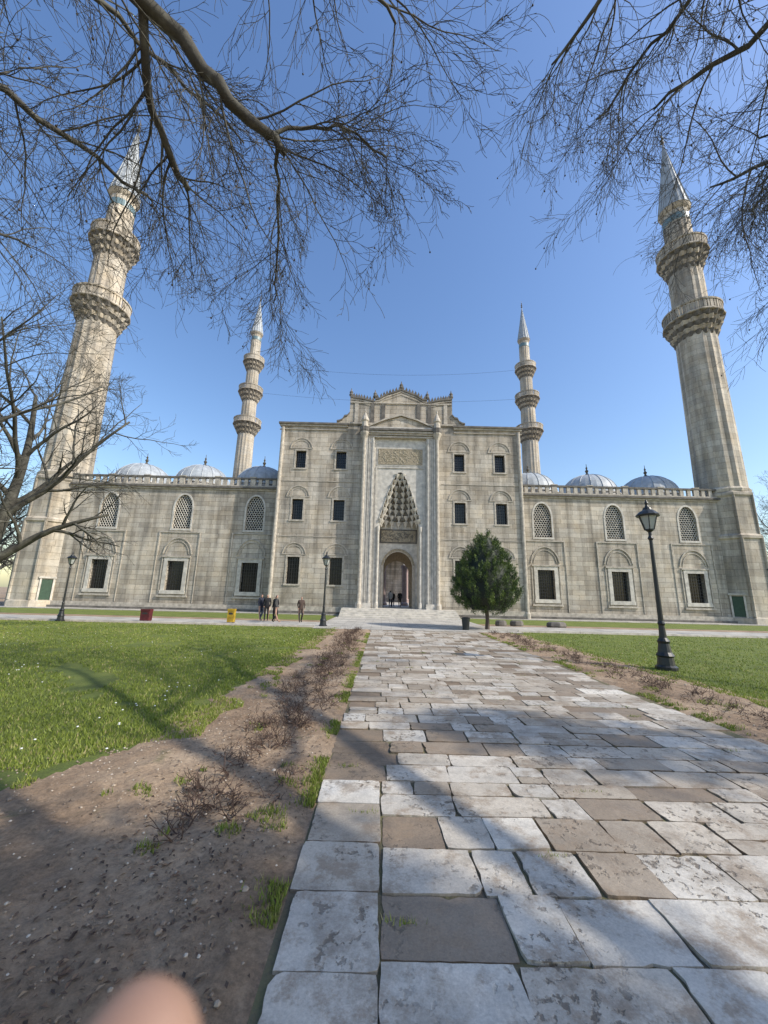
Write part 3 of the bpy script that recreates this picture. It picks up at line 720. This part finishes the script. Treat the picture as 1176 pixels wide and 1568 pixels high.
place_tree(-15.6,15.2,0.98,0.4); place_tree(-13.6,10.6,0.85,2.2); place_tree(-37,36,1.0,2.0); place_tree(-44,50,1.1,4); place_tree(51,47,1.2,1.0)
place_tree(-60,60,1.2,5); place_tree(62,60,1.2,3.3)
# garden tree east of the path (dapples the path)
place_tree(27,-1.5,1.7,0.7,TS)

# small evergreen garden trees east of the path, soft shade over the near planting bed and across the path
def evergreen(x,y,z0,z1,RR,n,seed):
    ev=empty('evergreen_tree',(x,y,0)); t=MB(); t.tube([Vector((0,0,-.1)),Vector((.1,0,3)),Vector((0,.1,6)),Vector((0,0,z1-1.5))],[.16,.13,.10,.04],8); t.build('trunk',[M_bark],ev)
    f=MB(); rc=random.Random(seed)
    for i in range(n):
        z=rc.uniform(z0,z1); Rr=RR*math.sin(math.pi*min(1,max(0.05,(z-z0+.2)/(z1-z0+.4))))**.7*rc.random()**.4; a=rc.random()*6.283
        cx,cy=Rr*math.cos(a),Rr*math.sin(a)
        for k in range(40):
            p=Vector((cx+rc.gauss(0,.26),cy+rc.gauss(0,.26),z+rc.gauss(0,.22))); d=perp(Vector((0,0,1)),rc)*.13; s=perp(d.normalized(),rc)*.05
            f.face([p-d,p+s,p+d,p-s],0,rc.random())
    m=Mt('evergreen_leaf'); f.build('crown',[m.out(m.ramp(m.attr(),[(0,(0.02,0.04,0.012)),(1,(0.07,0.11,0.03))]),0.5)],ev)
evergreen(11.6,-2.6,8.6,11.2,1.0,95,4)
evergreen(16.5,-.3,9.0,13.0,0.8,60,14)

# pruned rose bushes
rb=MB(); rr=random.Random(21)
cfgR=dict(seg=[4,4,3],wob=[.2,.25,.3],grav=[0,0,0],sides=[4,3,3],n=[4,2,0],t0=[.2,.2,0],ang=(30,75),lr=[1,.6,0],L1=.13,rr=.7,rmin=0.0025,ball=0)
def bush(x,y,k=1.0):
    for i in range(rr.randint(3,6)):
        a=rr.random()*6.28; p=Vector((x+0.08*math.cos(a)*rr.random(),y+0.08*math.sin(a),0)); d=Vector((math.cos(a)*rr.uniform(.4,1.8),math.sin(a)*rr.uniform(.4,1.8),1.0))
        branch(rb,p,d,rr.uniform(0.08,0.25)*k,rr.uniform(0.004,0.008),0,rr,cfgR)
y=2.9
while y<18.3:
    bush(-1.15+rr.uniform(-.18,.18),y,rr.uniform(.6,1.1))
    for q in range(2): bush(-1.15+rr.uniform(-.45,.4),y+rr.uniform(0,.3),.5)
    y+=rr.uniform(0.24,0.45)
y=4
while y<18.3:
    bush(5.25+rr.uniform(-.25,.25),y,rr.uniform(.7,1.1)); bush(5.2+rr.uniform(-.5,.5),y+0.2,.6); y+=rr.uniform(0.25,0.45)
rb.build('rose_bushes',[simple('cane',(0.085,0.05,0.035),0.8)])
lf=MB()
for i in range(4500):
    y=1.6*(16/1.6)**rr.random(); x=(-1.15+rr.gauss(0,0.33)) if rr.random()<.65 else 5.3+rr.gauss(0,.45)
    if -0.5<x<4.4: continue
    s=rr.uniform(.006,.022); a=rr.random()*6.28; z=hz(x,y)+rr.uniform(.001,.012)
    lf.face([(x+s*math.cos(a),y+s*math.sin(a),z),(x-s*.4*math.sin(a),y+s*.4*math.cos(a),z+rr.uniform(0,.01)),(x-s*math.cos(a),y-s*math.sin(a),z),(x+s*.4*math.sin(a),y-s*.4*math.cos(a),z+.004)],0,rr.random())
m=Mt('dry_leaf'); lf.build('leaf_litter',[m.out(m.ramp(m.attr(),[(0,(0.05,0.03,0.02)),(0.6,(0.13,0.08,0.05)),(1,(0.26,0.19,0.12))]),0.8)])

# clipped conifer
e=empty('clipped_conifer_tree',(5.38,20.3,0)); t=MB()
t.tube([Vector((0,0,-0.1)),Vector((0.03,0,0.5)),Vector((0,0.02,1.2)),Vector((0,0,4))],[0.13,0.10,0.09,0.03],8)
t.build('trunk',[simple('pine_bark',(0.09,0.065,0.05))],e)
def cr(z):
    t=(z-0.75)/(5.0-0.75)
    if t<=0 or t>=1: return 0.0
    return 1.66*(min(1,t/0.2)**0.5)*(1-max(0,(t-0.22)/0.78)**2.0)
f=MB(); rc=random.Random(9)
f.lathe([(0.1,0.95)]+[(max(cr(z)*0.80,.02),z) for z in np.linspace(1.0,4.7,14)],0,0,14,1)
cnt=0
while cnt<640:
    z=rc.uniform(0.78,4.95); R0=cr(z)
    if rc.random()>R0/1.7+0.10: continue
    cnt+=1
    a=rc.random()*6.283; sh_=rc.uniform(0.84,1.0); tone=min(max(rc.gauss(.5,.28),0),1)
    cx,cy=R0*sh_*math.cos(a),R0*sh_*math.sin(a); out=Vector((math.cos(a)*.55,math.sin(a)*.55,1.0)).normalized()
    Lc=rc.uniform(.22,.45)
    for k in range(64):
        u=rc.random(); wdt=0.10*(1-u)**.7*(0.5+u)
        p=Vector((cx,cy,z-.1))+out*Lc*u+Vector((rc.gauss(0,wdt),rc.gauss(0,wdt),rc.gauss(0,wdt)))
        d=(out+Vector((rc.gauss(0,.5),rc.gauss(0,.5),rc.gauss(0,.35)))).normalized()
        L=rc.uniform(.06,.12); s=perp(d,rc)*0.012; f.face([p-s,p+s,p+d*L],0,min(max(tone+rc.gauss(0,.12)+(u-.5)*.3,0),1))
m=Mt('conifer_needles'); M_need=m.out(m.ramp(m.attr(),[(0,(0.016,0.034,0.009)),(0.5,(0.045,0.085,0.016)),(1,(0.13,0.19,0.03))]),0.6)
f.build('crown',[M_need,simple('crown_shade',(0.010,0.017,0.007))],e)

# ------------------------------------------------------------------ STREET LAMPS
M_black=simple('cast_iron_black',(0.018,0.02,0.02),0.4,9,0.2,0.2)
m=Mt('lamp_glass'); M_lg=m.out((0.40,0.42,0.40),0.15)
def lamp_mesh():
    m=MB()
    m.lathe([(0.24,0),(0.24,0.08),(0.19,0.12),(0.17,0.3),(0.2,0.34),(0.15,0.42),(0.12,0.62),(0.14,0.68),(0.085,0.76),(0.065,1.05),(0.085,1.1),(0.06,1.16),(0.05,2.2),(0.04,3.2),(0.07,3.25),(0.04,3.32),(0.04,3.42),(0.1,3.47),(0.1,3.5)],0,0,14,0)
    m.lathe([(0.11,3.5),(0.215,3.84),(0.2,3.845)],0,0,6,1)
    for i in range(6):
        a=2*math.pi*i/6; m.tube([Vector((0.115*math.cos(a),0.115*math.sin(a),3.48)),Vector((0.225*math.cos(a),0.225*math.sin(a),3.86))],[0.014,0.014],4,0)
    m.lathe([(0.27,3.84),(0.28,3.88),(0.2,3.96),(0.11,4.02),(0.09,4.08),(0.05,4.1),(0.03,4.16),(0.045,4.2),(0.01,4.3)],0,0,12,0)
    return m.mesh('lamp',[M_black,M_lg])
LM=lamp_mesh()
for x,y,s in ((6.82,9.7,0.97),(-2.9,19.9,0.87),(-15.4,19.2,0.78),(19.4,19.2,0.85)):
    ob=bpy.data.objects.new('street_lamp',LM); sc.collection.objects.link(ob); ob.location=(x,y,0); ob.scale=(s,)*3

def bin_(name,x,y,col,w_,h_,kind):
    e=empty(name,(x,y,0.0)); m=MB()
    if kind=='round': m.lathe([(w_*.8,0),(w_*.82,.05),(w_,h_*.85),(w_*1.08,h_*.86),(w_*1.08,h_*.95),(w_*.85,h_)],0,0,14,0); m.lathe([(w_*.6,h_*.97),(w_*.6,h_+.01)],0,0,12,1)
    else:
        m.box(-w_,w_,-w_*.7,w_*.7,.06,h_*.86,0); m.box(-w_*1.06,w_*1.06,-w_*.78,w_*.76,h_*.86,h_,0); m.box(-w_*.6,w_*.6,-w_*.72,-w_*.69,h_*.6,h_*.74,1)
        for a in (-1,1): m.box(a*w_*.8-.04,a*w_*.8+.04,-w_*.5,w_*.5,0,.06,1)
    m.build('body',[simple(name+'_paint',col,0.45,5,.5),M_iron],e)
bin_('yellow_litter_bin',-7.75,20.6,(0.42,0.27,0.02),.17,.72,'box')
bin_('red_hydrant_cabinet',-11.9,20.2,(0.10,0.012,0.016),.22,.62,'box')
bin_('dark_litter_bin',4.15,19.6,(0.025,0.03,0.03),.2,.62,'round')
for x,y,s in ((10.2,23.2,.5),(8.0,23.6,.35),(7.0,23.4,.3)):
    m=MB(); m.lathe([(s*.9,0),(s,.1),(s*.92,.28),(s*.7,.36)],0,0,7,0,rot=x); ob=m.build('stone_block',[M_dark],None,loc=(x,y,0)); ob.scale=(1.2,.7,.9)

# ------------------------------------------------------------------ PEOPLE
def skinmesh(verts,edges,rad,sub=1,root=0):
    me=bpy.data.meshes.new('sk'); me.from_pydata(verts,edges,[]); ob=bpy.data.objects.new('sk',me); sc.collection.objects.link(ob)
    ob.modifiers.new('s','SKIN'); sv=me.skin_vertices[0].data
    for i,r in enumerate(rad):
        sv[i].radius=r if hasattr(r,'__len__') else (r,r); sv[i].use_root=(i==root)
    if sub:
        s=ob.modifiers.new('u','SUBSURF'); s.levels=sub; s.render_levels=sub
    dg=bpy.context.evaluated_depsgraph_get(); out=bpy.data.meshes.new_from_object(ob.evaluated_get(dg)); bpy.data.objects.remove(ob); return out
M_skin=simple('skin',(0.42,0.25,0.18),0.55,20,0.1,0.05); M_hair=simple('hair',(0.025,0.018,0.014),0.6)
def person(x,y,face,coat,pants,h=1.48,stride=0.0,coatlen=0.80,z0=0.03,bend=0.0):
    s=stride
    V=[(0,0,.95),(0,-bend*.1,1.13),(0,-bend*.25,1.33),(0,-bend*.35,1.46),(0,-bend*.5-.01,1.58),(0,-bend*.55,1.66),
       (.17,-bend*.3,1.40),(.22,.04-s*.2,1.14),(.19,-.10-s*.3,.93),(.18,-.13-s*.3,.85),
       (-.17,-bend*.3,1.40),(-.22,.04+s*.2,1.14),(-.19,-.08+s*.3,.93),(-.18,-.10+s*.3,.85),
       (.09,0,.88),(.10,-.03-s*.45,.49),(.10,s*.9 if s else 0.0,.09),(.11,s*.9-.15,.04),
       (-.09,0,.88),(-.10,-.02+s*.1,.49),(-.10,-s*.9,.09),(-.11,-s*.9-.15,.04),(0,-bend*.5-.085,1.575)]
    E=[(0,1),(1,2),(2,3),(3,4),(4,5),(2,6),(6,7),(7,8),(8,9),(2,10),(10,11),(11,12),(12,13),(0,14),(14,15),(15,16),(16,17),(0,18),(18,19),(19,20),(20,21),(4,22)]
    Rr=[(.16,.12),(.15,.11),(.17,.12),.055,(.085,.10),(.07,.08),.07,.052,.038,.03,.07,.052,.038,.03,.10,.068,.048,.042,.10,.068,.048,.042,.018]
    me=skinmesh(V,E,Rr,1)
    for mt in (coat,pants,M_skin,M_hair,M_black): me.materials.append(mt)
    for p in me.polygons:
        c=p.center; p.use_smooth=True
        if c.z>1.50: p.material_index=3 if (c.z>1.63 or c.y>-bend*.5+0.0) else 2
        elif c.z>1.46: p.material_index=2
        elif abs(c.x)>.13 and c.z<.91: p.material_index=2
        elif c.z<.09: p.material_index=4
        elif c.z<coatlen: p.material_index=1
        else: p.material_index=0
    ob=bpy.data.objects.new('person',me); sc.collection.objects.link(ob); k=h/1.72; ob.scale=(k,)*3; ob.location=(x,y,z0); ob.rotation_euler[2]=face
ck=lambda n,c: simple(n,c,0.85,10,0.3)
cBk=ck('coat_black',(0.012,0.012,0.014)); cNv=ck('coat_navy',(0.018,0.022,0.04)); cBr=ck('coat_brown',(0.07,0.045,0.035)); cGr=ck('coat_grey',(0.06,0.06,0.06)); cJn=ck('jeans',(0.04,0.055,0.09)); cWh=ck('coat_pale',(0.42,0.40,0.37))
person(-6.45,22.3,0.3,cBk,cBk,1.50,.12); person(-6.05,22.6,-0.4,cBk,cBk,1.42,0,.5); person(-6.85,22.5,1.2,cNv,cJn,1.5,.1); person(-5.75,21.6,1.9,cGr,cBk,1.5,.2)
person(-4.45,21.9,0.5,cBr,cBk,1.42,.15,.6)
person(1.65,36.2,0.2,cBk,cBk,1.45,.1,z0=.6); person(0.75,35.0,3.0,cWh,cNv,1.5,0,z0=.6); person(1.05,37.4,0.0,cBk,cJn,1.4,0,z0=.6)
# photographer's hand holding the phone: fingertip enters the frame low on the left
V=[(-.085,-.035,-.125),(-.075,-.01,-.105),(-.062,.012,-.090),(-.046,.034,-.074),(-.035,.054,-.0590),(-.0315,.0625,-.0525),
   (-.10,-.02,-.125),(-.088,.008,-.118),(-.070,.030,-.108),(-.055,.040,-.112),
   (-.115,-.03,-.135),(-.103,.0,-.136),(-.085,.02,-.130),(-.07,.028,-.136),
   (-.12,-.045,-.15),(-.113,-.018,-.155),(-.098,-.002,-.153),(-.085,.004,-.158),
   (-.065,-.045,-.115),(-.045,-.03,-.095),(-.03,-.02,-.075),(-.11,-.09,-.17),(-.15,-.16,-.22)]
V=[(x+.006,y+.002,z+1.56+.0018) for x,y,z in V]
E=[(0,1),(1,2),(2,3),(3,4),(4,5),(0,6),(6,7),(7,8),(8,9),(0,10),(10,11),(11,12),(12,13),(0,14),(14,15),(15,16),(16,17),(0,18),(18,19),(19,20),(0,21),(21,22)]
Rr=[.017,.010,.0092,.0092,.0090,.0070,.012,.0088,.008,.0065,.012,.0085,.0078,.006,.010,.0075,.0065,.005,.012,.0095,.008,.021,.026]
me=skinmesh(V,E,Rr,2); me.materials.append(simple('hand_skin',(0.30,0.18,0.13),0.5,60,0.1,0.05,0.001))
for p in me.polygons: p.use_smooth=True
ob=bpy.data.objects.new('photographer_hand',me); sc.collection.objects.link(ob)

# ------------------------------------------------------------------ scale to metres
for ob in list(sc.objects):
    if ob.parent is None:
        ob.location=ob.location*S; ob.scale=ob.scale*S

# ------------------------------------------------------------------ camera, light
cam=bpy.data.cameras.new('camera'); co=bpy.data.objects.new('camera',cam); sc.collection.objects.link(co); sc.camera=co
cam.sensor_fit='VERTICAL'; cam.sensor_height=36; cam.lens=13.52; cam.clip_start=0.005; cam.clip_end=6000
co.matrix_world=Matrix.Translation((0,0,1.56*S))@Matrix.Rotation(math.radians(102.3),4,'X')@Matrix.Rotation(math.radians(1.4),4,'Z')
cam.dof.use_dof=True; cam.dof.focus_distance=9; cam.dof.aperture_fstop=5.6
el=math.radians(38); az=math.radians(110)    # clockwise from +Y
sd=Vector((math.sin(az)*math.cos(el),math.cos(az)*math.cos(el),math.sin(el)))
L=bpy.data.lights.new('sun','SUN'); L.energy=5.0; L.angle=math.radians(0.53); L.color=(1,0.93,0.82)
lo=bpy.data.objects.new('sun',L); sc.collection.objects.link(lo); lo.rotation_euler=(-sd).to_track_quat('-Z','Y').to_euler()
wd=bpy.data.worlds.new('World'); sc.world=wd; wd.use_nodes=True; nt=wd.node_tree; bg=nt.nodes['Background']
sk=nt.nodes.new('ShaderNodeTexSky'); sk.sky_type='NISHITA'; sk.sun_disc=False; sk.sun_elevation=el; sk.sun_rotation=az; sk.air_density=1.35; sk.dust_density=1.2; sk.ozone_density=2.6
hs=nt.nodes.new('ShaderNodeHueSaturation'); hs.inputs['Hue'].default_value=0.508; hs.inputs['Saturation'].default_value=1.15; hs.inputs['Value'].default_value=1.45
nt.links.new(sk.outputs[0],hs.inputs['Color']); nt.links.new(hs.outputs[0],bg.inputs[0]); bg.inputs[1].default_value=0.15
sc.view_settings.view_transform='Standard'; sc.view_settings.look='None'; sc.view_settings.exposure=0
